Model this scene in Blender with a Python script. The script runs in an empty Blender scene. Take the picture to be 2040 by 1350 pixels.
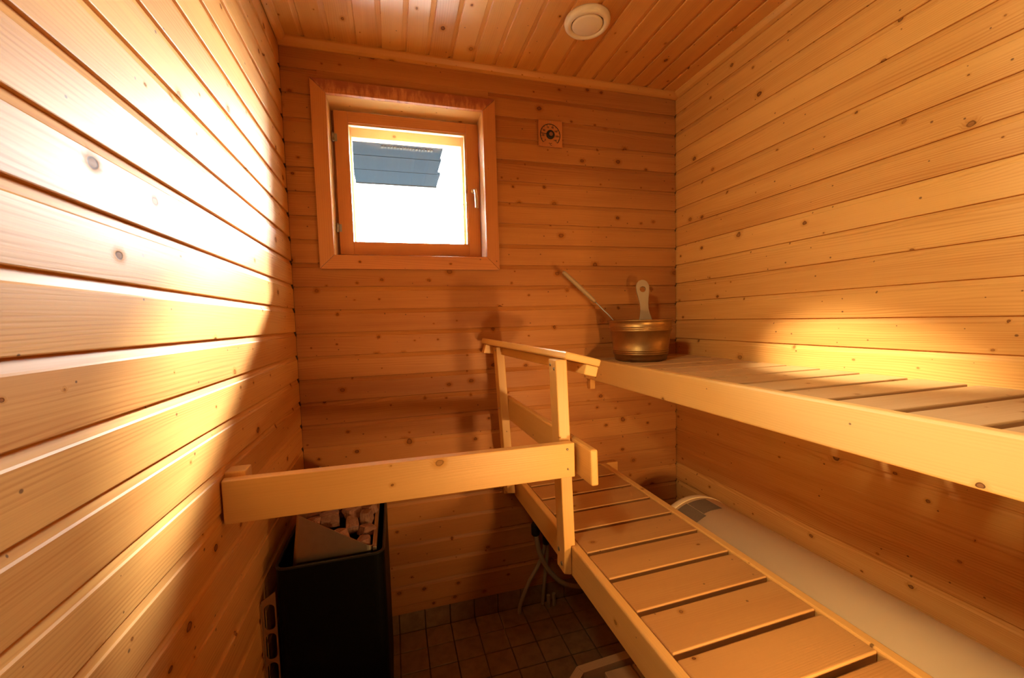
import bpy, bmesh, math, random
from mathutils import Vector, Matrix, Euler

S = bpy.context.scene
COL = S.collection
rnd = random.Random(7)

# ------------------------------------------------------------------ camera
cam_d = bpy.data.cameras.new('camera')
cam = bpy.data.objects.new('camera', cam_d)
COL.objects.link(cam)
_r = Vector((0.960354, -0.277372, -0.028019))
_u = Vector((0.044822, 0.054423, 0.997512))
_f = Vector((0.275157, 0.959220, -0.064697))
cam.matrix_world = Matrix(((_r.x, _u.x, -_f.x, 0.358224), (_r.y, _u.y, -_f.y, -1.753634),
                           (_r.z, _u.z, -_f.z, 1.324151), (0, 0, 0, 1)))
cam_d.sensor_width = 36.0
cam_d.lens = 823.03 / 2040 * 36
cam_d.shift_y = 15.52 / 2040
cam_d.clip_start = 0.01
S.camera = cam

# ------------------------------------------------------------------ world, light, exposure
S.view_settings.view_transform = 'Standard'
S.view_settings.look = 'None'
S.view_settings.gamma = 1.0
S.view_settings.use_curve_mapping = False
S.view_settings.exposure = 0.0
S.cycles.use_denoising = True
S.cycles.max_bounces = 10
S.cycles.diffuse_bounces = 7
S.cycles.glossy_bounces = 4
S.cycles.transparent_max_bounces = 12
S.cycles.sample_clamp_indirect = 12.0

SKY = 200.0
world = bpy.data.worlds.new('overcast_sky')
S.world = world
world.use_nodes = True
wn = world.node_tree.nodes
wn['Background'].inputs['Color'].default_value = (0.93, 0.97, 1.0, 1)
wn['Background'].inputs['Strength'].default_value = SKY


def light(name, kind, loc, target, energy, color, **kw):
    d = bpy.data.lights.new(name, kind)
    d.energy = energy
    d.color = color
    for k, v in kw.items():
        setattr(d, k, v)
    o = bpy.data.objects.new(name, d)
    COL.objects.link(o)
    o.location = loc
    o.rotation_euler = (Vector(target) - Vector(loc)).to_track_quat('-Z', 'Y').to_euler()
    return o


# low hazy sun, coming in from the right of the window
sun = light('sun', 'SUN', (3, 3, 3), (3 - 1.0, 3 - 1.72, 3 - 1.17), 66.0, (1.0, 0.95, 0.90), angle=math.radians(6))
# daylight portal in the window opening (guides sampling of the sky only)
por = light('window_portal', 'AREA', (0.456, 0.235, 1.9), (0.456, -1.0, 1.9), 1.0, (1, 1, 1),
            shape='RECTANGLE', size=0.62, size_y=0.62)
por.data.cycles.is_portal = True
WARM = (1.0, 0.86, 0.47)
YELLOW = (1.0, 0.93, 0.56)
ORANGE = (1.0, 0.58, 0.22)
# warm lamp of the doorway side, low behind the camera
lamp = light('doorway_lamp', 'AREA', (0.98, -2.10, 0.92), (1.05, 0.0, 0.95), 2.5, ORANGE,
             shape='DISK', size=0.09, spread=math.radians(75))
# small lamp between the benches
lamp2 = light('bench_lamp', 'AREA', (1.17, -1.72, 0.76), (0.80, 0.0, 0.98), 2.6, ORANGE,
              shape='DISK', size=0.08, spread=math.radians(95))
# added fill high beside the camera, standing in for bounce on the right wall
wall_fill = light('right_wall_fill', 'AREA', (0.10, -1.40, 2.05), (1.717, -1.30, 1.50), 8.0, YELLOW,
              shape='DISK', size=0.2, spread=math.radians(115))
# added narrow spot, imitates reflected sun glow on the wall above the upper bench
spot = light('bench_glow_spot', 'SPOT', (0.40, -0.62, 2.34), (1.717, -0.84, 1.12), 460.0, (1.0, 0.92, 0.66),
             spot_size=math.radians(12), spot_blend=1.0, shadow_soft_size=0.03)
spot.scale = (2.2, 1.0, 1.0)

# ------------------------------------------------------------------ node helpers


class NT:
    def __init__(self, name):
        self.mat = bpy.data.materials.new(name)
        self.mat.use_nodes = True
        self.t = self.mat.node_tree
        self.n = self.t.nodes
        self.b = self.n['Principled BSDF']
        self.out = self.n['Material Output']

    def new(self, t, **kw):
        n = self.n.new(t)
        for k, v in kw.items():
            setattr(n, k, v)
        return n

    def set(self, sock, v):
        if isinstance(v, bpy.types.NodeSocket):
            self.t.links.new(v, sock)
        else:
            sock.default_value = v

    def m(self, op, a, b=0.0, c=0.0, clamp=False):
        n = self.new('ShaderNodeMath', operation=op)
        n.use_clamp = clamp
        self.set(n.inputs[0], a)
        self.set(n.inputs[1], b)
        self.set(n.inputs[2], c)
        return n.outputs[0]

    def xyz(self, x, y, z):
        n = self.new('ShaderNodeCombineXYZ')
        for i, v in enumerate((x, y, z)):
            self.set(n.inputs[i], v)
        return n.outputs[0]

    def sep(self, v):
        n = self.new('ShaderNodeSeparateXYZ')
        self.set(n.inputs[0], v)
        return n.outputs

    def noise(self, v, scale=1.0, detail=2.0, rough=0.5):
        n = self.new('ShaderNodeTexNoise')
        self.set(n.inputs['Vector'], v)
        n.inputs['Scale'].default_value = scale
        n.inputs['Detail'].default_value = detail
        n.inputs['Roughness'].default_value = rough
        return n.outputs[0]

    def mix(self, f, a, b, blend='MIX'):
        n = self.new('ShaderNodeMix', data_type='RGBA', blend_type=blend)
        self.set(n.inputs[0], f)
        self.set(n.inputs[6], a)
        self.set(n.inputs[7], b)
        return n.outputs[2]

    def ramp(self, f, lo, hi):
        n = self.new('ShaderNodeMapRange', interpolation_type='SMOOTHSTEP')
        self.set(n.inputs[0], f)
        n.inputs[1].default_value = lo
        n.inputs[2].default_value = hi
        return n.outputs[0]

    def bump(self, h, strength, dist):
        n = self.new('ShaderNodeBump')
        n.inputs['Strength'].default_value = strength
        n.inputs['Distance'].default_value = dist
        self.set(n.inputs['Height'], h)
        self.t.links.new(n.outputs[0], self.b.inputs['Normal'])


def c3(r, g, b):
    return (r, g, b, 1.0)


def pine(name, light_c, dark_c, knot_c=(0.13, 0.038, 0.012), rough=0.36, knots=0.5, ring=0.0065,
         contrast=0.5, spec=0.5, stain=None, kscale=1.0):
    """Softwood: local X runs along the grain; Y+Z runs across it."""
    k = NT(name)
    oc = k.new('ShaderNodeTexCoord').outputs['Object']
    oi = k.new('ShaderNodeObjectInfo').outputs['Random']
    x, y, z = k.sep(oc)
    X = k.m('ADD', x, k.m('MULTIPLY', oi, 37.3))
    s = k.m('ADD', y, z)
    Sx = k.m('ADD', s, k.m('MULTIPLY', oi, 11.7))
    zz = k.m('MULTIPLY', oi, 5.1)
    # knots
    kv = k.xyz(k.m('MULTIPLY', X, 8.0 * kscale), k.m('MULTIPLY', Sx, 10.5 * kscale), 0.0)
    vo = k.new('ShaderNodeTexVoronoi', voronoi_dimensions='2D', feature='F1')
    k.set(vo.inputs['Vector'], kv)
    vo.inputs['Scale'].default_value = 1.0
    kd = vo.outputs['Distance']
    kc = k.new('ShaderNodeSeparateColor')
    k.set(kc.inputs[0], vo.outputs['Color'])
    has = k.m('GREATER_THAN', kc.outputs[0], 1.0 - knots)
    wob = k.noise(k.xyz(k.m('MULTIPLY', X, 90.0), k.m('MULTIPLY', Sx, 90.0), zz), 1.0, 1.0)
    kd2 = k.m('ADD', kd, k.m('MULTIPLY', k.m('SUBTRACT', wob, 0.5), 0.05))
    size = k.m('ADD', k.m('MULTIPLY', k.m('POWER', kc.outputs[1], 2.0), 0.075), 0.018)
    rel = k.m('DIVIDE', kd2, size)
    dk = k.m('ADD', k.m('MULTIPLY', kc.outputs[2], 0.55), 0.45)
    core = k.m('MULTIPLY', k.m('MULTIPLY', has, k.m('SUBTRACT', 1.0, k.ramp(rel, 0.72, 1.12))), dk)
    rim = k.m('MULTIPLY', k.m('MULTIPLY', has, k.m('SUBTRACT', 1.0, k.ramp(k.m('ABSOLUTE', k.m('SUBTRACT', rel, 0.82)), 0.05, 0.26))), dk)
    halo = k.m('MULTIPLY', has, k.m('SUBTRACT', 1.0, k.ramp(rel, 0.95, 2.7)))
    # pin knots
    v2 = k.new('ShaderNodeTexVoronoi', voronoi_dimensions='2D', feature='F1')
    k.set(v2.inputs['Vector'], k.xyz(k.m('MULTIPLY', X, 13.0 * kscale), k.m('ADD', k.m('MULTIPLY', Sx, 15.0 * kscale), 40.0), 0.0))
    v2.inputs['Scale'].default_value = 1.0
    c2 = k.new('ShaderNodeSeparateColor')
    k.set(c2.inputs[0], v2.outputs['Color'])
    pin = k.m('MULTIPLY', k.m('GREATER_THAN', c2.outputs[0], 1.0 - 0.45 * knots),
              k.m('SUBTRACT', 1.0, k.ramp(k.m('DIVIDE', v2.outputs['Distance'], k.m('ADD', k.m('MULTIPLY', c2.outputs[1], 0.03), 0.015)), 0.6, 1.3)))
    # growth rings, bent by slow noise and by the knots
    n1 = k.noise(k.xyz(k.m('MULTIPLY', X, 1.1), k.m('MULTIPLY', Sx, 8.0), zz), 1.0, 2.0)
    n2 = k.noise(k.xyz(k.m('MULTIPLY', X, 0.5), k.m('MULTIPLY', Sx, 2.0), k.m('ADD', zz, 9.0)), 1.0, 1.0)
    ph = k.m('ADD', Sx, k.m('MULTIPLY', n1, 0.075))
    ph = k.m('ADD', ph, k.m('MULTIPLY', n2, 0.06))
    ph = k.m('ADD', ph, k.m('MULTIPLY', halo, 0.012))
    sn = k.m('SINE', k.m('MULTIPLY', ph, 2 * math.pi / ring))
    rg = k.m('POWER', k.m('ADD', k.m('MULTIPLY', sn, 0.5), 0.5), 2.2)
    amp = k.noise(k.xyz(k.m('MULTIPLY', X, 0.9), k.m('MULTIPLY', Sx, 30.0), k.m('ADD', zz, 6.0)), 1.0, 2.0)
    rg = k.m('MULTIPLY', rg, k.ramp(amp, 0.25, 0.75))
    fib = k.noise(k.xyz(k.m('MULTIPLY', X, 6.0), k.m('MULTIPLY', Sx, 420.0), zz), 1.0, 2.0)
    big = k.noise(k.xyz(k.m('MULTIPLY', X, 1.6), k.m('MULTIPLY', Sx, 14.0), k.m('ADD', zz, 3.0)), 1.0, 2.0)
    g = k.m('ADD', k.m('MULTIPLY', rg, contrast * 0.62), k.m('MULTIPLY', k.m('SUBTRACT', fib, 0.5), contrast * 0.9))
    g = k.m('ADD', g, k.m('MULTIPLY', k.m('SUBTRACT', big, 0.5), 1.0))
    g = k.m('ADD', g, k.m('MULTIPLY', k.m('SUBTRACT', oi, 0.5), 0.45))
    g = k.m('ADD', g, 0.2, clamp=True)
    colr = k.mix(g, c3(*light_c), c3(*dark_c))
    colr = k.mix(k.m('MULTIPLY', halo, 0.32), colr, c3(dark_c[0] * 0.75, dark_c[1] * 0.6, dark_c[2] * 0.5))
    colr = k.mix(k.m('MULTIPLY', core, 0.85), colr, c3(knot_c[0] * 1.3, knot_c[1] * 1.35, knot_c[2] * 1.3))
    colr = k.mix(k.m('MAXIMUM', k.m('MULTIPLY', rim, 0.75), k.m('MULTIPLY', pin, 0.75)), colr, c3(knot_c[0] * 0.45, knot_c[1] * 0.4, knot_c[2] * 0.4))
    if stain:
        sv = k.noise(k.xyz(k.m('MULTIPLY', X, 60.0), k.m('MULTIPLY', Sx, 14.0), 2.0), 1.0, 4.0, 0.65)
        sv = k.m('ADD', sv, k.m('MULTIPLY', y, 6.0))
        sm = k.m('MULTIPLY', k.ramp(sv, 0.28, 0.62), 0.72)
        colr = k.mix(sm, colr, c3(*stain))
    k.set(k.b.inputs['Base Color'], colr)
    rr = k.m('ADD', k.m('MULTIPLY', k.m('SUBTRACT', fib, 0.5), 0.16), rough)
    k.set(k.b.inputs['Roughness'], rr)
    k.set(k.b.inputs['Specular IOR Level'], k.m('MULTIPLY', k.m('SUBTRACT', 1.0, k.m('MULTIPLY', halo, 0.85)), spec))
    hh = k.m('SUBTRACT', k.m('ADD', k.m('MULTIPLY', rg, -0.22), k.m('MULTIPLY', fib, 0.4)), k.m('MULTIPLY', core, 1.2))
    k.bump(hh, 0.22, 0.0012)
    return k.mat


def plain(name, color, rough=0.5, metal=0.0, spec=0.5, var=0.0, vscale=30.0, bump=0.0):
    k = NT(name)
    if var or bump:
        oc = k.new('ShaderNodeTexCoord').outputs['Object']
        nz = k.noise(oc, vscale, 3.0, 0.6)
        f = k.m('MULTIPLY', nz, var)
        k.set(k.b.inputs['Base Color'], k.mix(f, c3(*color), c3(*[v * 0.25 for v in color])))
        if bump:
            k.bump(nz, bump, 0.002)
    else:
        k.b.inputs['Base Color'].default_value = c3(*color)
    k.b.inputs['Roughness'].default_value = rough
    k.b.inputs['Metallic'].default_value = metal
    k.b.inputs['Specular IOR Level'].default_value = spec
    return k.mat


M = {}
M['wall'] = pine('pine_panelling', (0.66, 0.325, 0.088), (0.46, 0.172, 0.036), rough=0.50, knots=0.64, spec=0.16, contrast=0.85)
M['back'] = pine('shade_darkened_pine', (0.45, 0.182, 0.043), (0.29, 0.09, 0.018), rough=0.50, knots=0.66, spec=0.3, contrast=0.75)  # redder pine; the back wall's dimness is darkened into its colour
M['ceil'] = pine('pine_ceiling', (0.70, 0.35, 0.092), (0.49, 0.19, 0.04), rough=0.36, knots=0.5)
M['bench'] = pine('pine_bench_board', (0.74, 0.425, 0.13), (0.58, 0.29, 0.075), rough=0.42, knots=0.3, contrast=0.4)
M['slat'] = pine('worn_bench_slat', (0.50, 0.255, 0.08), (0.36, 0.155, 0.042), rough=0.5, knots=0.32, contrast=0.42)
M['slat_up'] = pine('pale_bench_slat', (0.52, 0.31, 0.13), (0.38, 0.20, 0.075), rough=0.5, knots=0.28, contrast=0.45)
M['frame'] = pine('window_frame_wood', (0.52, 0.20, 0.055), (0.36, 0.115, 0.028), rough=0.34, knots=0.2, ring=0.009,
                  contrast=0.6)
M['cas_stain'] = pine('stained_casing_wood', (0.60, 0.24, 0.08), (0.42, 0.13, 0.04), rough=0.36, knots=0.2,
                      ring=0.009, contrast=0.6, stain=(0.20, 0.022, 0.014))
M['stool'] = pine('grey_stool_wood', (0.52, 0.31, 0.15), (0.38, 0.20, 0.09), rough=0.6, knots=0.15)
M['handle_w'] = pine('weathered_handle_wood', (0.36, 0.235, 0.115), (0.24, 0.145, 0.065), rough=0.55, knots=0.0, ring=0.004)
M['dark'] = plain('dark_backing', (0.10, 0.05, 0.02), 0.9)
M['black'] = plain('black_enamel', (0.0035, 0.0027, 0.0022), 0.5, spec=0.12, var=0.4, vscale=400, bump=0.15)
M['rim'] = plain('black_rim_paint', (0.012, 0.011, 0.010), 0.35)
M['steel'] = plain('brushed_steel', (0.58, 0.47, 0.33), 0.38, metal=1.0, var=0.3, vscale=60)
M['chrome'] = plain('chrome', (0.75, 0.72, 0.66), 0.14, metal=1.0)
M['screw'] = plain('zinc_screw', (0.35, 0.34, 0.30), 0.4, metal=1.0)
M['cream'] = plain('cream_enamel', (0.80, 0.60, 0.33), 0.3)
M['vent'] = plain('cream_vent_paint', (0.86, 0.75, 0.52), 0.32)
M['label'] = plain('faded_label', (0.20, 0.14, 0.085), 0.6, var=0.55, vscale=190)
M['pipe'] = plain('grey_pipe', (0.30, 0.22, 0.12), 0.5)
M['valve'] = plain('black_valve', (0.012, 0.011, 0.010), 0.5)
M['print'] = plain('black_print', (0.006, 0.007, 0.008), 0.55)
M['hub'] = plain('copper_hub', (0.20, 0.075, 0.035), 0.5)
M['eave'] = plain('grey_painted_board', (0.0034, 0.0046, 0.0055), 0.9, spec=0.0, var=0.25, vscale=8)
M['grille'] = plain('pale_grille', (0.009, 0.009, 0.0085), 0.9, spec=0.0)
M['snow'] = plain('snow', (0.9, 0.92, 0.95), 0.8)
M['outer'] = plain('house_shell', (0.5, 0.42, 0.32), 0.9)
M['rubber'] = plain('glazing_seal', (0.02, 0.02, 0.02), 0.6)


def brass():
    k = NT('aged_brass')
    oc = k.new('ShaderNodeTexCoord').outputs['Object']
    n1 = k.noise(oc, 14.0, 4.0, 0.65)
    n2 = k.noise(oc, 260.0, 2.0, 0.6)
    x, y, z = k.sep(oc)
    low = k.m('SUBTRACT', 1.0, k.ramp(z, 0.0, 0.06))
    f = k.m('ADD', k.m('MULTIPLY', n1, 0.7), k.m('MULTIPLY', low, 0.4), clamp=True)
    k.set(k.b.inputs['Base Color'], k.mix(f, c3(0.50, 0.27, 0.085), c3(0.13, 0.075, 0.028)))
    k.b.inputs['Metallic'].default_value = 0.9
    k.set(k.b.inputs['Roughness'], k.m('ADD', k.m('MULTIPLY', n1, 0.3), 0.27))
    k.bump(n2, 0.25, 0.0006)
    return k.mat


def stone_mat():
    k = NT('sauna_stone')
    oc = k.new('ShaderNodeTexCoord').outputs['Object']
    oi = k.new('ShaderNodeObjectInfo').outputs['Random']
    n1 = k.noise(oc, 60.0, 5.0, 0.7)
    w = k.new('ShaderNodeTexNoise')
    x, y, z = k.sep(oc)
    n2 = k.noise(k.xyz(k.m('MULTIPLY', x, 8.0), k.m('MULTIPLY', y, 160.0), k.m('MULTIPLY', z, 30.0)), 1.0, 2.0)
    f = k.m('ADD', k.m('MULTIPLY', n1, 0.5), k.m('MULTIPLY', n2, 0.5))
    f = k.ramp(f, 0.3, 0.7)
    a = k.mix(oi, c3(0.42, 0.19, 0.11), c3(0.30, 0.17, 0.115))
    k.set(k.b.inputs['Base Color'], k.mix(f, a, c3(0.15, 0.06, 0.035)))
    k.b.inputs['Roughness'].default_value = 0.85
    k.bump(f, 0.5, 0.003)
    return k.mat


def tile_mat():
    k = NT('brown_floor_tile')
    oc = k.new('ShaderNodeTexCoord').outputs['Object']
    oi = k.new('ShaderNodeObjectInfo').outputs['Random']
    off = k.new('ShaderNodeVectorMath', operation='ADD')
    k.set(off.inputs[0], oc)
    k.set(off.inputs[1], k.xyz(k.m('MULTIPLY', oi, 9.0), k.m('MULTIPLY', oi, 5.0), 0.0))
    n1 = k.noise(off.outputs[0], 24.0, 5.0, 0.7)
    f = k.ramp(n1, 0.3, 0.72)
    col = k.mix(f, c3(0.27, 0.16, 0.066), c3(0.17, 0.095, 0.037))
    col = k.mix(k.m('MULTIPLY', oi, 0.3), col, c3(0.22, 0.10, 0.045))
    k.set(k.b.inputs['Base Color'], col)
    k.b.inputs['Roughness'].default_value = 0.45
    return k.mat


def glass_mat():
    """Thin pane: what it does not reflect it lets through, with faint dust."""
    k = NT('window_glass')
    tr = k.new('ShaderNodeBsdfTransparent')
    tr.inputs[0].default_value = (0.93, 0.95, 0.95, 1)
    gl = k.new('ShaderNodeBsdfGlossy')
    gl.inputs['Roughness'].default_value = 0.02
    fr = k.new('ShaderNodeFresnel')
    fr.inputs[0].default_value = 1.45
    mx = k.new('ShaderNodeMixShader')
    k.t.links.new(fr.outputs[0], mx.inputs[0])
    k.t.links.new(tr.outputs[0], mx.inputs[1])
    k.t.links.new(gl.outputs[0], mx.inputs[2])
    k.t.links.new(mx.outputs[0], k.out.inputs[0])
    return k.mat


M['brass'] = brass()
M['stone'] = stone_mat()
M['tile'] = tile_mat()
M['glass'] = glass_mat()

# ------------------------------------------------------------------ object helpers


def link(name, me, mat, parent=None, mw=None, smooth=False):
    if mat is not None and not me.materials:
        me.materials.append(mat)
    if smooth:
        for p in me.polygons:
            p.use_smooth = True
    o = bpy.data.objects.new(name, me)
    COL.objects.link(o)
    mw = mw or Matrix.Identity(4)
    if parent is not None:
        o.parent = parent
        o.matrix_basis = WM[parent.name].inverted() @ mw
    else:
        o.matrix_basis = mw
    WM[o.name] = mw
    return o


WM = {}


def me_from_bm(bm, name='mesh'):
    me = bpy.data.meshes.new(name)
    bmesh.ops.recalc_face_normals(bm, faces=bm.faces)
    bm.to_mesh(me)
    bm.free()
    return me


def empty(name, loc):
    o = bpy.data.objects.new(name, None)
    COL.objects.link(o)
    o.empty_display_size = 0.05
    o.location = loc
    WM[o.name] = Matrix.Translation(loc)
    return o


def tag(o, label=None, cat=None, group=None, kind=None):
    if label:
        o['label'] = label
    if cat:
        o['category'] = cat
    if group:
        o['group'] = group
    if kind:
        o['kind'] = kind
    return o


def T(x, y, z):
    return Matrix.Translation((x, y, z))


_box_cache = {}


def box_me(l, w, h, bev=0.0, seg=2):
    key = (round(l, 4), round(w, 4), round(h, 4), bev, seg)
    if key in _box_cache:
        return _box_cache[key].copy()
    bm = bmesh.new()
    bmesh.ops.create_cube(bm, size=1.0)
    bmesh.ops.scale(bm, vec=(l, w, h), verts=bm.verts)
    if bev > 0:
        bmesh.ops.bevel(bm, geom=list(bm.edges), offset=bev, segments=seg, profile=0.5, affect='EDGES')
    me = me_from_bm(bm)
    _box_cache[key] = me
    return me.copy()


def bar(name, a, b, w, h, mat, parent=None, wdir=(0, 1, 0), bev=0.003, seg=2):
    """Board whose axis runs a->b (local X = grain); w along wdir, h along the third axis."""
    a, b = Vector(a), Vector(b)
    X = (b - a).normalized()
    Y = Vector(wdir)
    Y = (Y - X * Y.dot(X)).normalized()
    Z = X.cross(Y)
    R = Matrix((X, Y, Z)).transposed().to_4x4()
    mw = Matrix.Translation((a + b) / 2) @ R
    return link(name, box_me((b - a).length, w, h, bev, seg), mat, parent, mw)


def abox(name, x0, x1, y0, y1, z0, z1, mat, parent=None, grain='x', bev=0.0, seg=2):
    c = Vector(((x0 + x1) / 2, (y0 + y1) / 2, (z0 + z1) / 2))
    d = {'x': x1 - x0, 'y': y1 - y0, 'z': z1 - z0}
    if grain == 'x':
        return link(name, box_me(d['x'], d['y'], d['z'], bev, seg), mat, parent, Matrix.Translation(c))
    if grain == 'y':
        R = Matrix(((0, -1, 0), (1, 0, 0), (0, 0, 1))).to_4x4()
        return link(name, box_me(d['y'], d['x'], d['z'], bev, seg), mat, parent, Matrix.Translation(c) @ R)
    R = Matrix(((0, 0, 1), (0, 1, 0), (-1, 0, 0))).to_4x4()
    return link(name, box_me(d['z'], d['y'], d['x'], bev, seg), mat, parent, Matrix.Translation(c) @ R)


def lathe(profile, n=48, close=True):
    """profile: (r, z) list."""
    bm = bmesh.new()
    rings = []
    for r, z in profile:
        if r < 1e-6:
            rings.append([bm.verts.new((0, 0, z))])
        else:
            rings.append([bm.verts.new((r * math.cos(2 * math.pi * i / n), r * math.sin(2 * math.pi * i / n), z))
                          for i in range(n)])
    for A, B in zip(rings, rings[1:]):
        for i in range(n):
            j = (i + 1) % n
            if len(A) == 1 and len(B) == 1:
                continue
            if len(A) == 1:
                bm.faces.new((A[0], B[j], B[i]))
            elif len(B) == 1:
                bm.faces.new((A[i], A[j], B[0]))
            else:
                bm.faces.new((A[i], A[j], B[j], B[i]))
    return me_from_bm(bm)


def prism(pts, d0, d1):
    """pts in local XY, extruded along Z from d0 to d1."""
    bm = bmesh.new()
    A = [bm.verts.new((p[0], p[1], d0)) for p in pts]
    B = [bm.verts.new((p[0], p[1], d1)) for p in pts]
    bm.faces.new(A[::-1])
    bm.faces.new(B)
    n = len(pts)
    for i in range(n):
        j = (i + 1) % n
        bm.faces.new((A[i], A[j], B[j], B[i]))
    return me_from_bm(bm)


def tube(pts, r, n=12, smooth_steps=8):
    """Round tube through points (Catmull-Rom)."""
    P = [Vector(p) for p in pts]
    if smooth_steps > 1 and len(P) > 2:
        Q = []
        E = [P[0] * 2 - P[1]] + P + [P[-1] * 2 - P[-2]]
        for i in range(1, len(E) - 2):
            for s in range(smooth_steps):
                t = s / smooth_steps
                a, b, c, d = E[i - 1], E[i], E[i + 1], E[i + 2]
                Q.append(0.5 * ((2 * b) + (c - a) * t + (2 * a - 5 * b + 4 * c - d) * t * t
                                + (3 * b - a - 3 * c + d) * t ** 3))
        Q.append(P[-1])
        P = Q
    rad = r if callable(r) else (lambda t: r)
    bm = bmesh.new()
    rings = []
    up = Vector((0.3, 0.2, 0.93))
    for i, p in enumerate(P):
        d = (P[min(i + 1, len(P) - 1)] - P[max(i - 1, 0)]).normalized()
        s = d.cross(up).normalized()
        q = s.cross(d).normalized()
        rr = rad(i / (len(P) - 1))
        rings.append([bm.verts.new(p + s * rr * math.cos(2 * math.pi * k / n) + q * rr * math.sin(2 * math.pi * k / n))
                      for k in range(n)])
    for A, B in zip(rings, rings[1:]):
        for k in range(n):
            j = (k + 1) % n
            bm.faces.new((A[k], A[j], B[j], B[k]))
    bm.faces.new(rings[0][::-1])
    bm.faces.new(rings[-1])
    return me_from_bm(bm)


def basis(X, Y, origin):
    X = Vector(X).normalized()
    Y = Vector(Y)
    Y = (Y - X * Y.dot(X)).normalized()
    Z = X.cross(Y)
    return Matrix.Translation(origin) @ Matrix((X, Y, Z)).transposed().to_4x4()


# ------------------------------------------------------------------ room
W, H = 1.7168, 2.382
YF = -2.35                       # front wall, behind the camera
PITCH = 0.09
WX0, WX1, WZ0, WZ1 = 0.155, 0.757, 1.594, 2.196   # window reveal

_prof_cache = {}


def plank_me(length, h=PITCH, mat='wall'):
    """Tongue-and-groove panel board: X length, Y height (0..h), +Z out of the wall."""
    key = (round(length, 4), round(h, 4), mat)
    if key in _prof_cache:
        return _prof_cache[key]
    f = h - 0.0165
    pr = [(0.0, -0.012), (0.0, -0.0016), (0.0005, -0.0006), (0.0018, 0.0), (f - 0.0015, 0.0), (f + 0.0012, -0.0022),
          (h - 0.001, -0.0068), (h + 0.004, -0.0072), (h + 0.004, -0.012)]
    bm = bmesh.new()
    A = [bm.verts.new((0, p[0], p[1])) for p in pr]
    B = [bm.verts.new((length, p[0], p[1])) for p in pr]
    n = len(pr)
    for i in range(n - 1):
        bm.faces.new((A[i], B[i], B[i + 1], A[i + 1]))
    bm.faces.new(A)
    bm.faces.new(B[::-1])
    me = me_from_bm(bm)
    me.materials.append(M[mat])
    _prof_cache[key] = me
    return me


def wall(name, mw, sx, sy, sz, center, mat=None):
    o = link(name, box_me(sx, sy, sz), mat or M['dark'], None, Matrix.Translation(center))
    o['kind'] = 'structure'
    return o


# floor
floor = wall('floor', None, W + 0.3, 3.2, 0.1, (W / 2, -1.0, -0.058), plain('tile_grout', (0.10, 0.058, 0.026), 0.8))
TP = 0.1082
tile_me = box_me(TP - 0.004, TP - 0.004, 0.012, 0.0012, 1)
tile_me.materials.append(M['tile'])
for j in range(16):
    for i in range(16):
        x0 = 0.329 - 3 * TP + i * TP
        y0 = -(j + 1) * TP + 0.004
        if x0 + TP > W + 0.03:
            continue
        o = link('tile', tile_me, None, floor, T(x0 + TP / 2, y0 + TP / 2, -0.006 + rnd.uniform(-0.0004, 0.0004)))

# back wall: backing with a hole for the window
bmw = bmesh.new()
for (x0, x1, z0, z1) in ((-0.15, WX0 - 0.02, -0.1, 2.6), (WX1 + 0.02, W + 0.15, -0.1, 2.6),
                         (WX0 - 0.02, WX1 + 0.02, -0.1, WZ0 - 0.02), (WX0 - 0.02, WX1 + 0.02, WZ1 + 0.02, 2.6)):
    r = bmesh.ops.create_cube(bmw, size=1.0)
    for v in r['verts']:
        v.co = Vector(((x0 + x1) / 2 + v.co.x * (x1 - x0), 0.131 + v.co.y * 0.238, (z0 + z1) / 2 + v.co.z * (z1 - z0)))
wb = link('wall_back', me_from_bm(bmw), M['dark'])
wb['kind'] = 'structure'
Z0 = 2.2837
for k in range(-1, 25):
    zb = Z0 - k * PITCH
    if k == -1:
        h = H - zb
    elif k == 24:
        h = PITCH
    else:
        h = PITCH
    zt = zb + h
    R = lambda x, z: Matrix.Translation((x, 0, z)) @ Matrix(((1, 0, 0), (0, 0, -1), (0, 1, 0))).to_4x4()
    if zt > WZ0 and zb < WZ1:
        a, b = WX0 - 0.03, WX1 + 0.03
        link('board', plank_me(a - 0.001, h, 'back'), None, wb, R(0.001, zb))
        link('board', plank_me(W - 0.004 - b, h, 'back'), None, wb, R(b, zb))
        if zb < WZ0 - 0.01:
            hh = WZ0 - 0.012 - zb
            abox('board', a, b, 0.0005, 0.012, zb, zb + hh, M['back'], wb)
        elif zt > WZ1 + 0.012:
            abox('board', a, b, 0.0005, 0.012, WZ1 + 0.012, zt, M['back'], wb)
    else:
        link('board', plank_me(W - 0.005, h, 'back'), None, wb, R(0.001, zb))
# sawn-off lowest board and the tiled skirting below it
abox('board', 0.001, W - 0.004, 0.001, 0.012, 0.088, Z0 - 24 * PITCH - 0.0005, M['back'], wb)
for i in range(16):
    x0 = 0.329 - 3 * TP + i * TP
    if x0 + TP > W:
        break
    abox('tile', max(x0 + 0.002, 0.0), x0 + TP - 0.002, 0.003, 0.012, 0.0, 0.086, M['tile'], wb, bev=0.001, seg=1)

wl = wall('wall_left', None, 0.12, 3.2, 2.8, (-0.074, -1.05, 1.2))
ZL = 1.4814
k0 = int((H - ZL) / PITCH) + 1
for k in range(-k0, 18):
    zb = ZL - k * PITCH
    if zb > H - 0.02 or zb < -0.05:
        continue
    h = PITCH if zb + PITCH < H else H - zb
    mw = Matrix.Translation((0, YF, max(zb, -0.04))) @ Matrix(((0, 0, 1), (1, 0, 0), (0, 1, 0))).to_4x4()
    link('board', plank_me(-YF - 0.0005, h), None, wl, mw)

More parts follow.
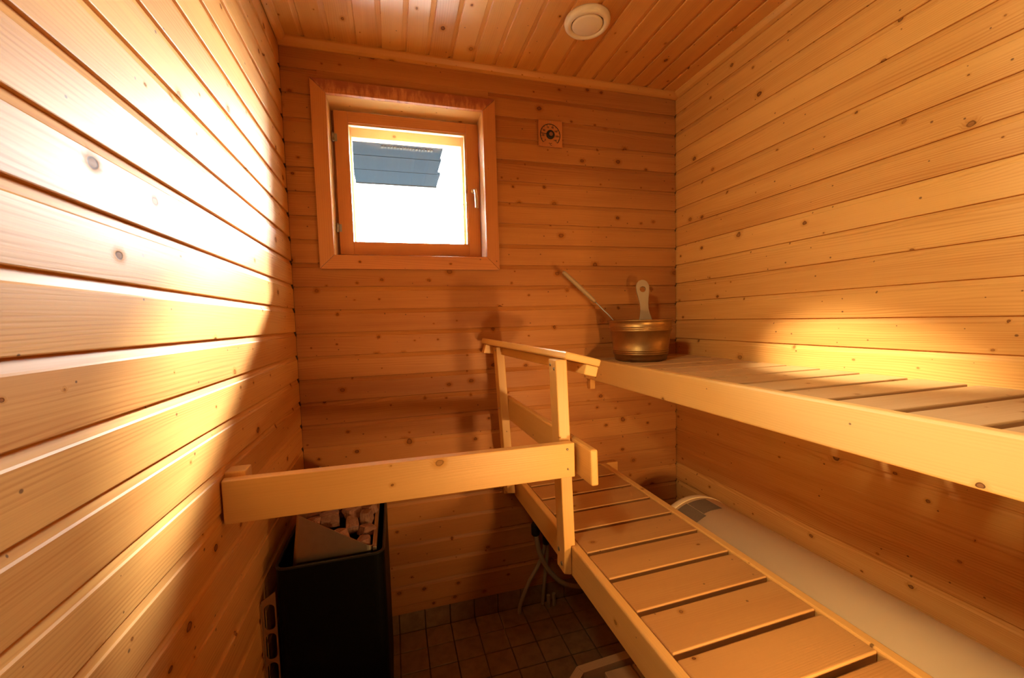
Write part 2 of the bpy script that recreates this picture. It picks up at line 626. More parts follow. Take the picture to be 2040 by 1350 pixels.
wr = wall('wall_right', None, 0.12, 3.2, 2.8, (W + 0.074, -1.05, 1.2))
ZR = 1.7519
k0 = int((H - ZR) / PITCH) + 1
for k in range(-k0, 20):
    zb = ZR - k * PITCH
    if zb > H - 0.02 or zb < -0.05:
        continue
    h = PITCH if zb + PITCH < H else H - zb
    mw = Matrix.Translation((W, 0.008, max(zb, -0.04))) @ Matrix(((0, 0, -1), (-1, 0, 0), (0, 1, 0))).to_4x4()
    link('board', plank_me(-YF, h), None, wr, mw)

cl = wall('ceiling', None, W + 0.3, 3.2, 0.2, (W / 2, -1.05, H + 0.115))
for i in range(-11, 9):
    x0 = 0.909 + i * 0.0905
    x1 = x0 + 0.0905
    if x1 < 0.002 or x0 > W - 0.002:
        continue
    a = max(x0, 0.0)
    w = min(x1, W) - a
    me = plank_me(2.34, round(w, 4) if w < 0.09 else 0.0905, 'ceil')
    mw = Matrix.Translation((a, -0.001, H)) @ Matrix(((0, 1, 0), (-1, 0, 0), (0, 0, -1))).to_4x4()
    mw = Matrix.Translation((a, -2.341, H)) @ Matrix(((0, 1, 0), (1, 0, 0), (0, 0, -1))).to_4x4()
    o = link('board', me, None, cl, mw)

wf = wall('wall_front', None, W + 0.3, 0.12, 2.8, (W / 2, YF - 0.066, 1.2), plain('bounce_dark_wood', (0.12, 0.055, 0.02), 0.5))  # unseen wall, coloured dark to cut bounced light on the back wall

# ceiling trims


def trim(name, mw, length):
    pts = [(0.0, 0.0), (0.0, -0.027), (0.006, -0.027), (0.016, -0.021), (0.022, -0.012), (0.0255, -0.006), (0.0255, 0.0)]
    # local: X along, Y out of wall, Z down from ceiling
    bm = bmesh.new()
    A = [bm.verts.new((0, p[0], p[1])) for p in pts]
    B = [bm.verts.new((length, p[0], p[1])) for p in pts]
    n = len(pts)
    for i in range(n):
        j = (i + 1) % n
        bm.faces.new((A[i], A[j], B[j], B[i]))
    bm.faces.new(A[::-1])
    bm.faces.new(B)
    o = link(name, me_from_bm(bm), M['ceil'], None, mw)
    o['kind'] = 'structure'
    return o


trim('trim_1', Matrix.Translation((0.001, -0.0005, H - 0.0005)) @ Matrix(((1, 0, 0), (0, -1, 0), (0, 0, 1))).to_4x4(), W - 0.002)
trim('trim_2', Matrix.Translation((W - 0.0005, -0.027, H - 0.0005)) @ Matrix(((0, -1, 0), (-1, 0, 0), (0, 0, 1))).to_4x4(), 2.3)
trim('trim_3', Matrix.Translation((0.0035, -0.027, H - 0.0005)) @ Matrix(((0, 1, 0), (-1, 0, 0), (0, 0, 1))).to_4x4(), 2.3)

# ------------------------------------------------------------------ window
win = empty('window_1', (0.456, 0.0, WZ0))
win['kind'] = 'structure'
cw = 0.054
ox0, ox1, oz0, oz1 = WX0 - cw, WX1 + cw, WZ0 - cw, WZ1 + cw - 0.004


def casing(pts, grain_x, mat, seamless=False):
    """mitred board lying on the wall; pts (x, z) in world, grain along grain_x."""
    c = Vector((sum(p[0] for p in pts) / 4, 0, sum(p[1] for p in pts) / 4))
    if grain_x:
        mw = Matrix.Translation((c.x, -0.001, c.z)) @ Matrix(((1, 0, 0), (0, 0, -1), (0, 1, 0))).to_4x4()
        loc = [(p[0] - c.x, p[1] - c.z) for p in pts]
    else:
        mw = Matrix.Translation((c.x, -0.001, c.z)) @ Matrix(((0, -1, 0), (0, 0, -1), (1, 0, 0))).to_4x4()
        loc = [(p[1] - c.z, -(p[0] - c.x)) for p in pts]
    me = prism(loc, 0.0, 0.018)
    bm = bmesh.new()
    bm.from_mesh(me)
    bmesh.ops.bevel(bm, geom=list(bm.edges), offset=0.0016, segments=2, profile=0.5, affect='EDGES')
    bm.to_mesh(me)
    bm.free()
    return link('casing', me, mat, win, mw)


g = 0.0006
o = casing([(ox0 + g, oz1), (ox1 - g, oz1), (WX1 - g, WZ1), (WX0 + g, WZ1)], True, M['cas_stain'])
o['label'] = 'top casing board with dark red drip stains'
casing([(ox0 + g, oz0), (WX0 + g, WZ0), (WX1 - g, WZ0), (ox1 - g, oz0)], True, M['frame'])
casing([(ox0, oz0 + g), (ox0, oz1 - g), (WX0, WZ1 - g), (WX0, WZ0 + g)], False, M['frame'])
casing([(ox1, oz0 + g), (WX1, WZ0 + g), (WX1, WZ1 - g), (ox1, oz1 - g)], False, M['frame'])
# reveal lining
abox('reveal_board', WX0 - 0.016, WX0, -0.0005, 0.245, WZ0 - 0.016, WZ1 + 0.016, M['bench'], win, 'z')
abox('reveal_board', WX1, WX1 + 0.016, -0.0005, 0.245, WZ0 - 0.016, WZ1 + 0.016, M['bench'], win, 'z')
abox('reveal_board', WX0, WX1, -0.0005, 0.245, WZ1, WZ1 + 0.016, M['bench'], win, 'x')
abox('reveal_board', WX0, WX1, -0.0005, 0.245, WZ0 - 0.016, WZ0, M['bench'], win, 'x')


def sash(name, x0, x1, z0, z1, gx0, gx1, gz0, gz1, y0, y1, mat):
    s = []
    s.append(abox(name, x0, gx0, y0, y1, z0, z1, mat, win, 'z', 0.0015))
    s.append(abox(name, gx1, x1, y0, y1, z0, z1, mat, win, 'z', 0.0015))
    s.append(abox(name, gx0, gx1, y0 + 0.0006, y1, gz1, z1, mat, win, 'x', 0.0015))
    s.append(abox(name, gx0, gx1, y0 + 0.0006, y1, z0, gz0, mat, win, 'x', 0.0015))
    return s


S1 = sash('inner_sash_rail', 0.168, 0.7545, 1.610, 2.180, 0.2215, 0.7, 1.6635, 2.137, 0.075, 0.118, M['frame'])
abox('inner_pane', 0.218, 0.7035, 0.098, 0.102, 1.660, 2.141, M['glass'], win)
# dark seal and bead at the right of the inner pane
abox('glazing_seal', 0.694, 0.6995, 0.0985, 0.104, 1.664, 2.137, M['rubber'], win)
abox('glazing_bead', 0.2218, 0.6995, 0.0825, 0.0965, 2.130, 2.1368, M['bench'], win)
abox('glazing_bead', 0.6935, 0.6998, 0.0825, 0.0965, 1.664, 2.1295, M['bench'], win, 'z')
sash('outer_sash_rail', 0.166, 0.752, 1.602, 2.19, 0.2255, 0.6935, 1.655, 2.118, 0.165, 0.205, M['bench'])
abox('outer_pane', 0.222, 0.698, 0.188, 0.192, 1.651, 2.122, M['glass'], win)
# frame stop behind the inner sash
abox('frame_stop', WX0, 0.1675, 0.119, 0.163, WZ0, WZ1, M['frame'], win, 'z')
abox('frame_stop', 0.7555, WX1, 0.119, 0.163, WZ0, WZ1, M['frame'], win, 'z')
abox('frame_stop', 0.168, 0.755, 0.119, 0.163, 2.1815, WZ1, M['frame'], win, 'x')
abox('frame_stop', 0.168, 0.755, 0.119, 0.163, WZ0, 1.6085, M['frame'], win, 'x')
for zc in (2.073, 1.716):
    hg = link('hinge', lathe([(0.0, -0.018), (0.0045, -0.018), (0.0055, -0.016), (0.0055, -0.006), (0.0047, -0.005), (0.0047, 0.004),
                              (0.0055, 0.005), (0.0055, 0.016), (0.0045, 0.018), (0.0, 0.018)], 16),
              M['screw'], win, T(0.1625, 0.070, zc), True)
    abox('hinge_leaf', 0.163, 0.178, 0.0735, 0.0755, zc - 0.015, zc + 0.015, M['screw'], hg)
# handle on the right stile
hd = link('window_handle', lathe([(0.0, 0.0), (0.0125, 0.0), (0.0125, 0.004), (0.0105, 0.007), (0.0, 0.007)], 24),
          M['chrome'], win, Matrix.Translation((0.7265, 0.0755, 1.893)) @ Matrix.Rotation(math.pi / 2, 4, 'X'), True)
link('lever', tube([(0.7265, 0.072, 1.893), (0.7265, 0.052, 1.893), (0.727, 0.040, 1.889), (0.729, 0.036, 1.875),
                    (0.7305, 0.036, 1.845), (0.7315, 0.038, 1.812)], lambda t: 0.0058 if t < 0.4 else 0.0066, 12, 6),
     M['chrome'], hd, None, True)

# ------------------------------------------------------------------ outside
ground = link('ground', box_me(60, 30, 0.2), M['snow'], None, T(0, 15.3, -0.75))
ground['kind'] = 'structure'
ground_strip = link('dark_ground_strip', box_me(30, 1.9, 0.05), plain('bounce_dark_ground', (0.035, 0.035, 0.038), 0.7), None, T(0, 1.2, -0.62))  # added unseen dark strip, keeps snow bounce off the eave
ground_strip['kind'] = 'structure'
shell = link('wall_outer', box_me(14, 0.02, 3.6), M['outer'], None, T(-7.35, 0.2, 0.9))
shell['kind'] = 'structure'
ev = empty('roof_eave', (0.43, 1.2, 2.4))
tag(ev, 'grey boarded roof eave seen through the upper window pane', 'eave')


def eave_board(x0, x1, y0, y1, z):
    return link('eave_board', box_me(x1 - x0, y1 - y0, 0.02, 0.002, 1), M['eave'], ev,
                T((x0 + x1) / 2, (y0 + y1) / 2, z + 0.01))


eave_board(0.165, 0.712, 0.80, 1.10, 2.4)
eave_board(0.148, 0.722, 1.106, 1.36, 2.4)
eave_board(0.138, 0.745, 1.366, 1.645, 2.4)
abox('eave_trim', 0.136, 0.747, 1.646, 1.662, 2.394, 2.43, M['grille'], ev)
gr = empty('vent_strip', (0.5, 0.9, 2.396))
gr.parent = ev
gr.matrix_basis = T(0.5 - 0.43, 0.9 - 1.2, -0.004)
WM[gr.name] = T(0.5, 0.9, 2.396)
for i in range(17):
    abox('vent_slot', 0.34 + i * 0.0185, 0.352 + i * 0.0185, 0.93, 0.965, 2.395, 2.3995, M['grille'], gr)

# ------------------------------------------------------------------ upper bench
UZ = 1.14
ub = empty('upper_bench', (1.46, -1.15, 0.985))
tag(ub, 'wide upper sauna bench with pale crosswise slats, carrying the brass bucket', 'bench')
bar('front_board', (1.2235, -2.33, UZ - 0.0485), (1.2235, -0.003, UZ - 0.0485), 0.0275, 0.096, M['bench'], ub, (1, 0, 0), 0.006, 3)
for k in range(-6, 14):
    yc = -0.625 - 0.121 * k
    y1, y0 = yc - 0.0095, yc - 0.1115
    y1 = min(y1, -0.006)
    if y1 - y0 < 0.02:
        continue
    j = rnd.uniform(-0.0008, 0.0008)
    abox('slat', 1.2385, 1.701 + rnd.uniform(-0.002, 0.002), y0 + j, y1 + j, UZ - 0.030, UZ - 0.003, M['slat_up'], ub, 'x', 0.003)
bar('support_beam', (1.268, -2.33, UZ - 0.062), (1.268, -0.034, UZ - 0.062), 0.045, 0.060, M['bench'], ub, (1, 0, 0))
bar('support_beam', (1.655, -2.33, UZ - 0.062), (1.655, -0.034, UZ - 0.062), 0.045, 0.060, M['bench'], ub, (1, 0, 0))
bar('wall_cleat', (1.25, -0.017, 1.077), (1.7, -0.017, 1.077), 0.031, 0.06, M['bench'], ub, (0, 1, 0))

abox('end_bracket', 1.2235, 1.2485, -0.032, -0.001, 0.995, 1.0445, M['wall'], ub, 'z', 0.002)

# ------------------------------------------------------------------ lower bench
LZ = 0.64
lb = empty('lower_bench', (1.07, -1.1, 0.545))
tag(lb, 'narrow lower sauna bench with darker worn crosswise slats', 'bench')
bar('front_board', (0.8588, -2.33, LZ - 0.0475), (0.8588, -0.02, LZ - 0.0475), 0.0255, 0.095, M['bench'], lb, (1, 0, 0), 0.005, 3)
bar('back_board', (1.2835, -2.33, LZ - 0.0475), (1.2835, -0.034, LZ - 0.0475), 0.026, 0.095, M['bench'], lb, (1, 0, 0), 0.004, 2)
for k in range(-5, 14):
    yn = -0.682 - 0.1285 * k
    y0, y1 = yn, yn + 0.1125
    y1 = min(y1, -0.006)
    if y1 - y0 < 0.02:
        continue
    dx = 0.0
    a, b = (0.874, y0 - 0.006), (1.268, y0 + 0.004)
    c = Vector((1.071, (y0 + y1) / 2, LZ - 0.0155))
    d = Vector((0.394, 0.0085, 0)).normalized()
    bar('slat', c - d * 0.1965, c + d * 0.1965, y1 - y0, 0.027, M['slat'], lb, (0, 1, 0), 0.0035, 3)
bar('support_beam', (0.893, -2.33, LZ - 0.062), (0.893, -0.034, LZ - 0.062), 0.04, 0.06, M['bench'], lb, (1, 0, 0))
bar('support_beam', (1.249, -2.33, LZ - 0.062), (1.249, -0.034, LZ - 0.062), 0.04, 0.06, M['bench'], lb, (1, 0, 0))
bar('wall_cleat', (0.80, -0.0165, 0.5975), (1.362, -0.0165, 0.5975), 0.03, 0.078, M['wall'], lb, (0, 1, 0))
# legs out of the picture's reach
for yy in (-2.2,):
    abox('leg', 0.875, 0.92, yy - 0.02, yy + 0.025, 0.001, 0.545, M['bench'], lb, 'z')
    abox('leg', 1.225, 1.27, yy - 0.02, yy + 0.025, 0.001, 0.545, M['bench'], lb, 'z')

# ------------------------------------------------------------------ heater guard
hg = empty('heater_guard', (0.84, -0.62, 0.56))
tag(hg, 'pine guard railing with two posts around the black heater', 'railing')


def hexa(name, bot, top, mat, parent, bev=0.003, axis=2):
    """Eight-corner board: bot/top are 4 points each (loops); grain along bot->top."""
    B = [Vector(p) for p in bot]
    Tt = [Vector(p) for p in top]
    c = sum(B + Tt, Vector()) / 8
    X = (sum(Tt, Vector()) / 4 - sum(B, Vector()) / 4).normalized()
    Y = (B[1] - B[0])
    mw = basis(X, Y, c)
    inv = mw.inverted()
    bm = bmesh.new()
    vb = [bm.verts.new(inv @ p) for p in B]
    vt = [bm.verts.new(inv @ p) for p in Tt]
    bm.faces.new(vb)
    bm.faces.new(vt[::-1])
    for i in range(4):
        j = (i + 1) % 4
        bm.faces.new((vb[i], vt[i], vt[j], vb[j]))
    bmesh.ops.recalc_face_normals(bm, faces=bm.faces)
    if bev:
        bmesh.ops.bevel(bm, geom=list(bm.edges), offset=bev, segments=2, profile=0.5, affect='EDGES')
    return link(name, me_from_bm(bm), mat, parent, mw)


def post(name, xb, xt, y0, y1, zt, w=0.036):
    """Post notched over the bench front board: full section above, thin lap below."""
    zs = LZ + 0.001
    lx = 0.8445
    bm = bmesh.new()
    prof = [(lx - 0.0245, 0.558), (lx - 0.004, 0.552), (lx, 0.556), (lx, zs), (xb + w, zs), (xt + w, zt), (xt, zt), (xb, zs)]
    if xb + w < lx:
        prof = [(xb + 0.003, 0.592), (xb + w + 0.003, 0.588), (xb + w, zs), (xt + w, zt), (xt, zt), (xb, zs)]
    mw = Matrix.Translation((xb, (y0 + y1) / 2, 0.9)) @ Matrix(((0, 1, 0), (0, 0, 1), (1, 0, 0))).to_4x4()
    me = prism([(p[1] - 0.9, p[0] - xb) for p in prof], -(y1 - y0) / 2, (y1 - y0) / 2)
    bm.from_mesh(me)
    bmesh.ops.bevel(bm, geom=list(bm.edges), offset=0.0028, segments=2, profile=0.5, affect='EDGES')
    bm.to_mesh(me)
    bm.free()
    return link(name, me, M['bench'], hg, mw)


pn = post('post', 0.8215, 0.8055, -0.645, -0.588, 1.205)
pf = post('post', 0.7905, 0.7625, -0.106, -0.05, 1.214, 0.034)


def screw(loc, d, parent, r=0.0052):
    d = Vector(d).normalized()
    q = d.to_track_quat('Z', 'Y').to_matrix().to_4x4()
    return link('bolt', lathe([(0.0, 0.0), (r, 0.0), (r, 0.0012), (r * 0.55, 0.0026), (0.0, 0.0026)], 12),
                M['screw'], parent, Matrix.Translation(loc) @ q, True)


screw((0.8195, -0.606, 0.617), (-1, 0, 0), pn, 0.0065)
screw((0.8200, -0.626, 0.582), (-1, 0, 0), pn, 0.0065)
screw((0.8060, -0.603, 1.188), (-1, 0, -0.03), pn, 0.0045)
screw((0.8062, -0.631, 1.178), (-1, 0, -0.03), pn, 0.0045)
screw((0.7640, -0.088, 1.200), (-1, 0, -0.03), pf, 0.0045)
screw((0.7745, -0.080, 0.955), (-1, 0, -0.03), pf, 0.0035)
# sloping hand rail and the batten beneath it
roll = math.radians(15)
rd = Vector((math.cos(roll), 0, -math.sin(roll)))
nd = Vector((-math.sin(roll), 0, -math.cos(roll)))
n0, f0 = Vector((0.8345, -0.662, 1.2295)), Vector((0.7165, -0.05, 1.2530))
yaw = (f0 - n0).normalized()
rw, rt = 0.114, 0.0222


def loop(p):
    return [p, p + rd * rw, p + rd * rw + nd * rt, p + nd * rt]


hexa('hand_rail', loop(n0), loop(f0), M['bench'], hg, 0.0045)
b0, b1 = Vector((0.8930, -0.668, 1.1895)), Vector((0.7810, -0.052, 1.2140))


def loop2(p):
    return [p, p + rd * 0.040, p + rd * 0.040 + nd * 0.030, p + nd * 0.030]


hexa('batten', loop2(b0), loop2(b1), M['bench'], hg, 0.003)
hexa('end_block', [(0.722, -0.048, 1.188), (0.764, -0.048, 1.183), (0.764, -0.006, 1.183), (0.722, -0.006, 1.188)],
     [(0.733, -0.048, 1.224), (0.764, -0.048, 1.2155), (0.764, -0.006, 1.2155), (0.733, -0.006, 1.224)], M['bench'], hg, 0.002)
# middle rail on the inner side of the posts
mn, mf = Vector((0.8645, -0.742, 0.9615)), Vector((0.8060, -0.060, 1.002))
hexa('middle_rail', [mn, mn + Vector((0.0235, 0.002, -0.001)), mn + Vector((0.0255, 0.002, -0.104)), mn + Vector((0.002, 0, -0.103))],
     [mf, mf + Vector((0.0235, 0.002, 0)), mf + Vector((0.0235, 0.002, -0.094)), mf + Vector((0.0, 0, -0.094))], M['bench'], hg, 0.0055)
# cross board from the left wall to the near post
a0, a1 = Vector((0.0045, -0.788, 1.009)), Vector((0.8465, -0.6765, 0.9665))
dn = (a1 - a0).normalized()
bk = Vector((-dn.y, dn.x, 0)) * 0.0265
hexa('cross_board', [a0, a0 + bk, a0 + bk + Vector((0, 0, -0.092)), a0 + Vector((0, 0, -0.092))],
     [a1, a1 + bk, a1 + bk + Vector((0, 0, -0.1)), a1 + Vector((0, 0, -0.1))], M['bench'], hg, 0.002)
abox('wall_block', 0.0, 0.040, -0.757, -0.715, 0.935, 1.018, M['bench'], hg, 'z', 0.002)
screw((0.822, -0.6815, 0.951), (0.13, -1, 0), hg, 0.0032)
screw((0.823, -0.6815, 0.893), (0.13, -1, 0), hg, 0.0025)

# ------------------------------------------------------------------ sauna heater
HX0, HX1, HY0, HY1, HZ0, HZ1 = 0.038, 0.309, -0.607, -0.19, 0.13, 0.70
ht = empty('sauna_heater', (0.17, -0.40, HZ0))
tag(ht, 'black electric sauna heater with steel stone tray on the left wall', 'heater')


def rrect(x0, x1, y0, y1, r, n=6):
    pts = []
    for cx, cy, a0 in ((x1 - r, y1 - r, 0), (x0 + r, y1 - r, 90), (x0 + r, y0 + r, 180), (x1 - r, y0 + r, 270)):
        for i in range(n + 1):
            a = math.radians(a0 + 90 * i / n)
            pts.append((cx + r * math.cos(a), cy + r * math.sin(a)))
    return pts


def wall_ring(outer, inner, z0, z1):
    bm = bmesh.new()
    n = len(outer)
    L = [[bm.verts.new((p[0], p[1], z)) for p in loop_] for loop_, z in
         ((outer, z0), (outer, z1 - 0.002), ([(a[0] * 0.7 + b[0] * 0.3, a[1] * 0.7 + b[1] * 0.3) for a, b in zip(outer, inner)], z1),
          ([(a[0] * 0.3 + b[0] * 0.7, a[1] * 0.3 + b[1] * 0.7) for a, b in zip(outer, inner)], z1), (inner, z1 - 0.002), (inner, z0))]
    for A, B in zip(L, L[1:]):
        for i in range(n):
            j = (i + 1) % n
            bm.faces.new((A[i], A[j], B[j], B[i]))
    for i in range(n):
        j = (i + 1) % n
        bm.faces.new((L[0][j], L[0][i], L[-1][i], L[-1][j]))
    return me_from_bm(bm)


outer = rrect(HX0, HX1, HY0, HY1, 0.028)
inner = rrect(HX0 + 0.006, HX1 - 0.006, HY0 + 0.006, HY1 - 0.006, 0.0225)
link('heater_body', wall_ring(outer, inner, HZ0, HZ1), M['black'], ht, None)
rim_o = rrect(HX0 - 0.0012, HX1 + 0.0012, HY0 - 0.0012, HY1 + 0.0012, 0.029)
link('rim', wall_ring(rim_o, inner, HZ1 + 0.0002, HZ1 + 0.006), M['rim'], ht, None)
link('heater_floor', prism(inner, HZ0 + 0.01, HZ0 + 0.02), M['black'], ht, None)


# steel stone tray: tall on the wall side, falling to the right
def tray():
    bm = bmesh.new()
    y0, y1 = HY0 + 0.020, HY1 - 0.02
    xl, xr = 0.064, 0.2795
    r = 0.016
    # outline with rounded left-front corner; top height falls linearly with x
    out = rrect(xl, xr, y0, y1, r, 5)
    rings = []

    def ztop(x):
        t = (x - xl) / (xr - xl)
        return 0.838 - 0.126 * t
    lean = 0.03
    V0 = [bm.verts.new((p[0], p[1], 0.60)) for p in out]
    V1 = [bm.verts.new((p[0] + lean * max(0, 1 - (p[0] - xl) / 0.05), p[1], ztop(p[0]))) for p in out]
    ins = rrect(xl + 0.002, xr - 0.002, y0 + 0.002, y1 - 0.002, r - 0.002, 5)
    V2 = [bm.verts.new((p[0] + lean * max(0, 1 - (p[0] - xl) / 0.05), p[1], ztop(p[0]))) for p in ins]
    V3 = [bm.verts.new((p[0], p[1], 0.60)) for p in ins]
    n = len(out)
    for A, B in ((V0, V1), (V1, V2), (V2, V3)):
        for i in range(n):
            j = (i + 1) % n
            bm.faces.new((A[i], A[j], B[j], B[i]))
    bm.faces.new(V3)
    bm.faces.new(V0[::-1])
    return me_from_bm(bm)


link('stone_tray', tray(), M['steel'], ht, None)
abox('tray_lip', 0.2785, 0.288, HY0 + 0.021, HY1 - 0.021, 0.700, 0.712, M['steel'], ht, 'y', 0.001)


# wall bracket: folded steel strip with a column of oval holes
def bracket():
    x0, x1 = 0.004, 0.0375
    pts = []
    top_l, top_r = 0.624, 0.645
    bm = bmesh.new()
    y = HY0 + 0.006
    holes = [(0.546, 0.614), (0.467, 0.537), (0.388, 0.458), (0.309, 0.379), (0.230, 0.300)]
    hx0, hx1 = 0.0095, 0.034
    bands = []
    zprev_l, zprev_r = top_l, top_r
    n = 10
    cx = (hx0 + hx1) / 2
    hr = (hx1 - hx0) / 2
    left, right = [], []
    faces = []

    def V(x, z):
        return bm.verts.new((x, y, z))
    # build plate as columns of quads between hole outline and plate border
    zb_end = 0.16
    for hi, (z0, z1) in enumerate(holes):
        zc0, zc1 = z0 + hr, z1 - hr
        outline = []
        for i in range(n + 1):
            a = math.pi * i / n
            outline.append((cx + hr * math.cos(a), zc1 + hr * math.sin(a)))
        for i in range(n + 1):
            a = math.pi + math.pi * i / n
            outline.append((cx + hr * math.cos(a), zc0 + hr * math.sin(a)))
        zt_l = top_l if hi == 0 else (holes[hi - 1][0] + z1) / 2
        zt_r = top_r if hi == 0 else zt_l
        zb = (z0 + holes[hi + 1][1]) / 2 if hi + 1 < len(holes) else zb_end

        def border(p):
            dx, dz = p[0] - cx, p[1] - (zc0 if p[1] < zc0 else zc1 if p[1] > zc1 else p[1])
            if p[1] > zc1 or p[1] < zc0:
                a = math.atan2(p[1] - (zc1 if p[1] > zc1 else zc0), dx)
                if p[1] > zc1:
                    if abs(math.degrees(a) - 90) < 40:
                        x = cx + (p[0] - cx) / hr * 1.3 * (x1 - x0) / 2
                        x = max(x0, min(x1, x))
                        t = (x - x0) / (x1 - x0)
                        return (x, zt_l + (zt_r - zt_l) * t)
                    return (x1 if dx > 0 else x0, p[1])
                if abs(math.degrees(a) + 90) < 40:
                    x = cx + (p[0] - cx) / hr * 1.3 * (x1 - x0) / 2
                    return (max(x0, min(x1, x)), zb)
                return (x1 if dx > 0 else x0, p[1])
            return (x1 if dx > 0 else x0, p[1])
        bo = [border(p) for p in outline]
        vi = [V(*p) for p in outline]
        vo_ = [V(*p) for p in bo]
        m_ = len(vi)
        for i in range(m_):
            j = (i + 1) % m_
            bm.faces.new((vi[i], vo_[i], vo_[j], vi[j]))
            if (bo[i][0] in (x0, x1)) != (bo[j][0] in (x0, x1)) or \
               ((bo[i][1] in (zt_l, zb)) != (bo[j][1] in (zt_l, zb)) and hi > 0):
                cxn = x1 if (bo[i][0] + bo[j][0]) / 2 > cx else x0
                up_ = (bo[i][1] + bo[j][1]) / 2 > (z0 + z1) / 2
                cz = (zt_r if cxn == x1 else zt_l) if up_ else zb
                vc = V(cxn, cz)
                try:
                    bm.faces.new((vo_[i], vc, vo_[j]))
                except ValueError:
                    pass
    bmesh.ops.remove_doubles(bm, verts=bm.verts, dist=1e-5)
    # wall flange
    ext = bmesh.ops.extrude_face_region(bm, geom=list(bm.faces))
    for v in [e for e in ext['geom'] if isinstance(e, bmesh.types.BMVert)]:
        v.co.y += 0.002
    return me_from_bm(bm)


bk_o = link('wall_bracket', bracket(), M['steel'], ht, None)
bk_o['label'] = 'steel wall bracket strip with oval holes'
abox('bracket_flange', 0.0012, 0.0042, HY0 + 0.004, HY0 + 0.032, 0.16, 0.618, M['chrome'], bk_o, 'z', 0.0008)

# stones
STN = []


def stone_me(seed, a, b, c):
    r = random.Random(seed)
    bm = bmesh.new()
    bmesh.ops.create_icosphere(bm, subdivisions=4, radius=1.08)
    planes = []
    for ax in ((1, 0, 0), (-1, 0, 0), (0, 1, 0), (0, -1, 0), (0, 0, 1), (0, 0, -1)):
        d = (Vector(ax) + Vector((r.gauss(0, 0.13), r.gauss(0, 0.13), r.gauss(0, 0.13)))).normalized()
        planes.append((d, r.uniform(0.56, 0.68)))
    for _ in range(5):
        d = Vector((r.gauss(0, 1), r.gauss(0, 1), r.gauss(0, 1))).normalized()
        planes.append((d, r.uniform(0.74, 0.86)))
    for v in bm.verts:
        for d, h in planes:
            t = v.co.dot(d)
            if t > h:
                v.co -= d * (t - h) * 0.985
        v.co += v.co.normalized() * r.uniform(-0.010, 0.010)
        v.co.x *= a
        v.co.y *= b
        v.co.z *= c
    return me_from_bm(bm)


stone_spots = [
    # x, y, z, size a,b,c, rotz, roty, label
    (0.183, -0.525, 0.724, 0.046, 0.031, 0.028, 125, 15, 'largest split stone at the front of the heater tray, tilted with flat top'),
    (0.251, -0.545, 0.706, 0.036, 0.028, 0.026, 75, 8, 'ribbed blocky stone in the front right corner of the heater tray'),
    (0.256, -0.480, 0.712, 0.030, 0.026, 0.022, 30, 0, 'small rounded stone behind the corner stone in the heater tray'),
    (0.252, -0.425, 0.726, 0.036, 0.028, 0.030, 80, 5, 'rough square stone along the right edge of the heater tray'),
    (0.213, -0.465, 0.724, 0.038, 0.025, 0.027, 100, -10, 'dark narrow stone wedged in the middle of the heater tray'),
    (0.150, -0.445, 0.745, 0.045, 0.034, 0.028, 20, 10, 'broad dark reddish stone behind the largest split stone'),
    (0.104, -0.478, 0.752, 0.036, 0.027, 0.026, 150, 12, 'pinkish stone by the tall steel side of the tray'),
    (0.208, -0.398, 0.738, 0.034, 0.028, 0.026, 50, 8, 'brown stone half hidden under the cross board'),
]
used_spots = list(stone_spots)
for (ix, iy) in [(0.10, -0.40), (0.155, -0.37), (0.255, -0.36), (0.10, -0.33), (0.16, -0.30), (0.22, -0.33), (0.255, -0.29),
                 (0.11, -0.26), (0.18, -0.24), (0.24, -0.235), (0.13, -0.545), (0.215, -0.555)]:
    low = iy < -0.5
    used_spots.append((ix, iy, 0.69 if low else 0.735 - 0.1 * (ix - 0.1), 0.036, 0.029, 0.026, rnd.uniform(0, 180), rnd.uniform(-15, 15), None))
for i, (x, y, z, a, b, c, rz, ry, lab) in enumerate(used_spots):
    mw = Matrix.Translation((x, y, z)) @ Matrix.Rotation(math.radians(rz), 4, 'Z') @ Matrix.Rotation(math.radians(ry), 4, 'Y')
    o = link('heater_stone', stone_me(100 + i, a, b, c), M['stone'], None, mw, False)
    tag(o, lab or 'reddish brown stone deep in the heater tray behind or under other stones', 'stone', 'stones in the heater tray')

# ------------------------------------------------------------------ water tank
TR, TX, TZc = 0.2, 1.4968, 0.394
tk = empty('water_tank', (TX, -1.2, 0.19))
tag(tk, 'long cream hot water tank lying under the benches along the right wall', 'water tank')
rotY = Matrix(((0, 1, 0, 0), (0, 0, 1, 0), (1, 0, 0, 0), (0, 0, 0, 1)))
mt = Matrix.Translation((TX, -0.36, TZc)) @ Matrix.Rotation(math.pi / 2, 4, 'X')
link('tank_body', lathe([(TR - 0.004, 0.045), (TR, 0.047), (TR, 1.85), (TR - 0.01, 1.87), (0.0, 1.88)], 96), M['cream'], tk, mt, False)
cap = link('end_cap', lathe([(0.0, 0.0), (TR - 0.035, 0.0), (TR - 0.012, 0.006), (TR - 0.002, 0.016), (TR + 0.0012, 0.028), (TR + 0.002, 0.044),
                             (TR + 0.0015, 0.0465), (TR - 0.006, 0.0465)], 96), M['cream'], tk, mt)
for o_ in (cap, bpy.data.objects['tank_body']):
    for p in o_.data.polygons:
        p.use_smooth = abs(p.normal.z) < 0.9


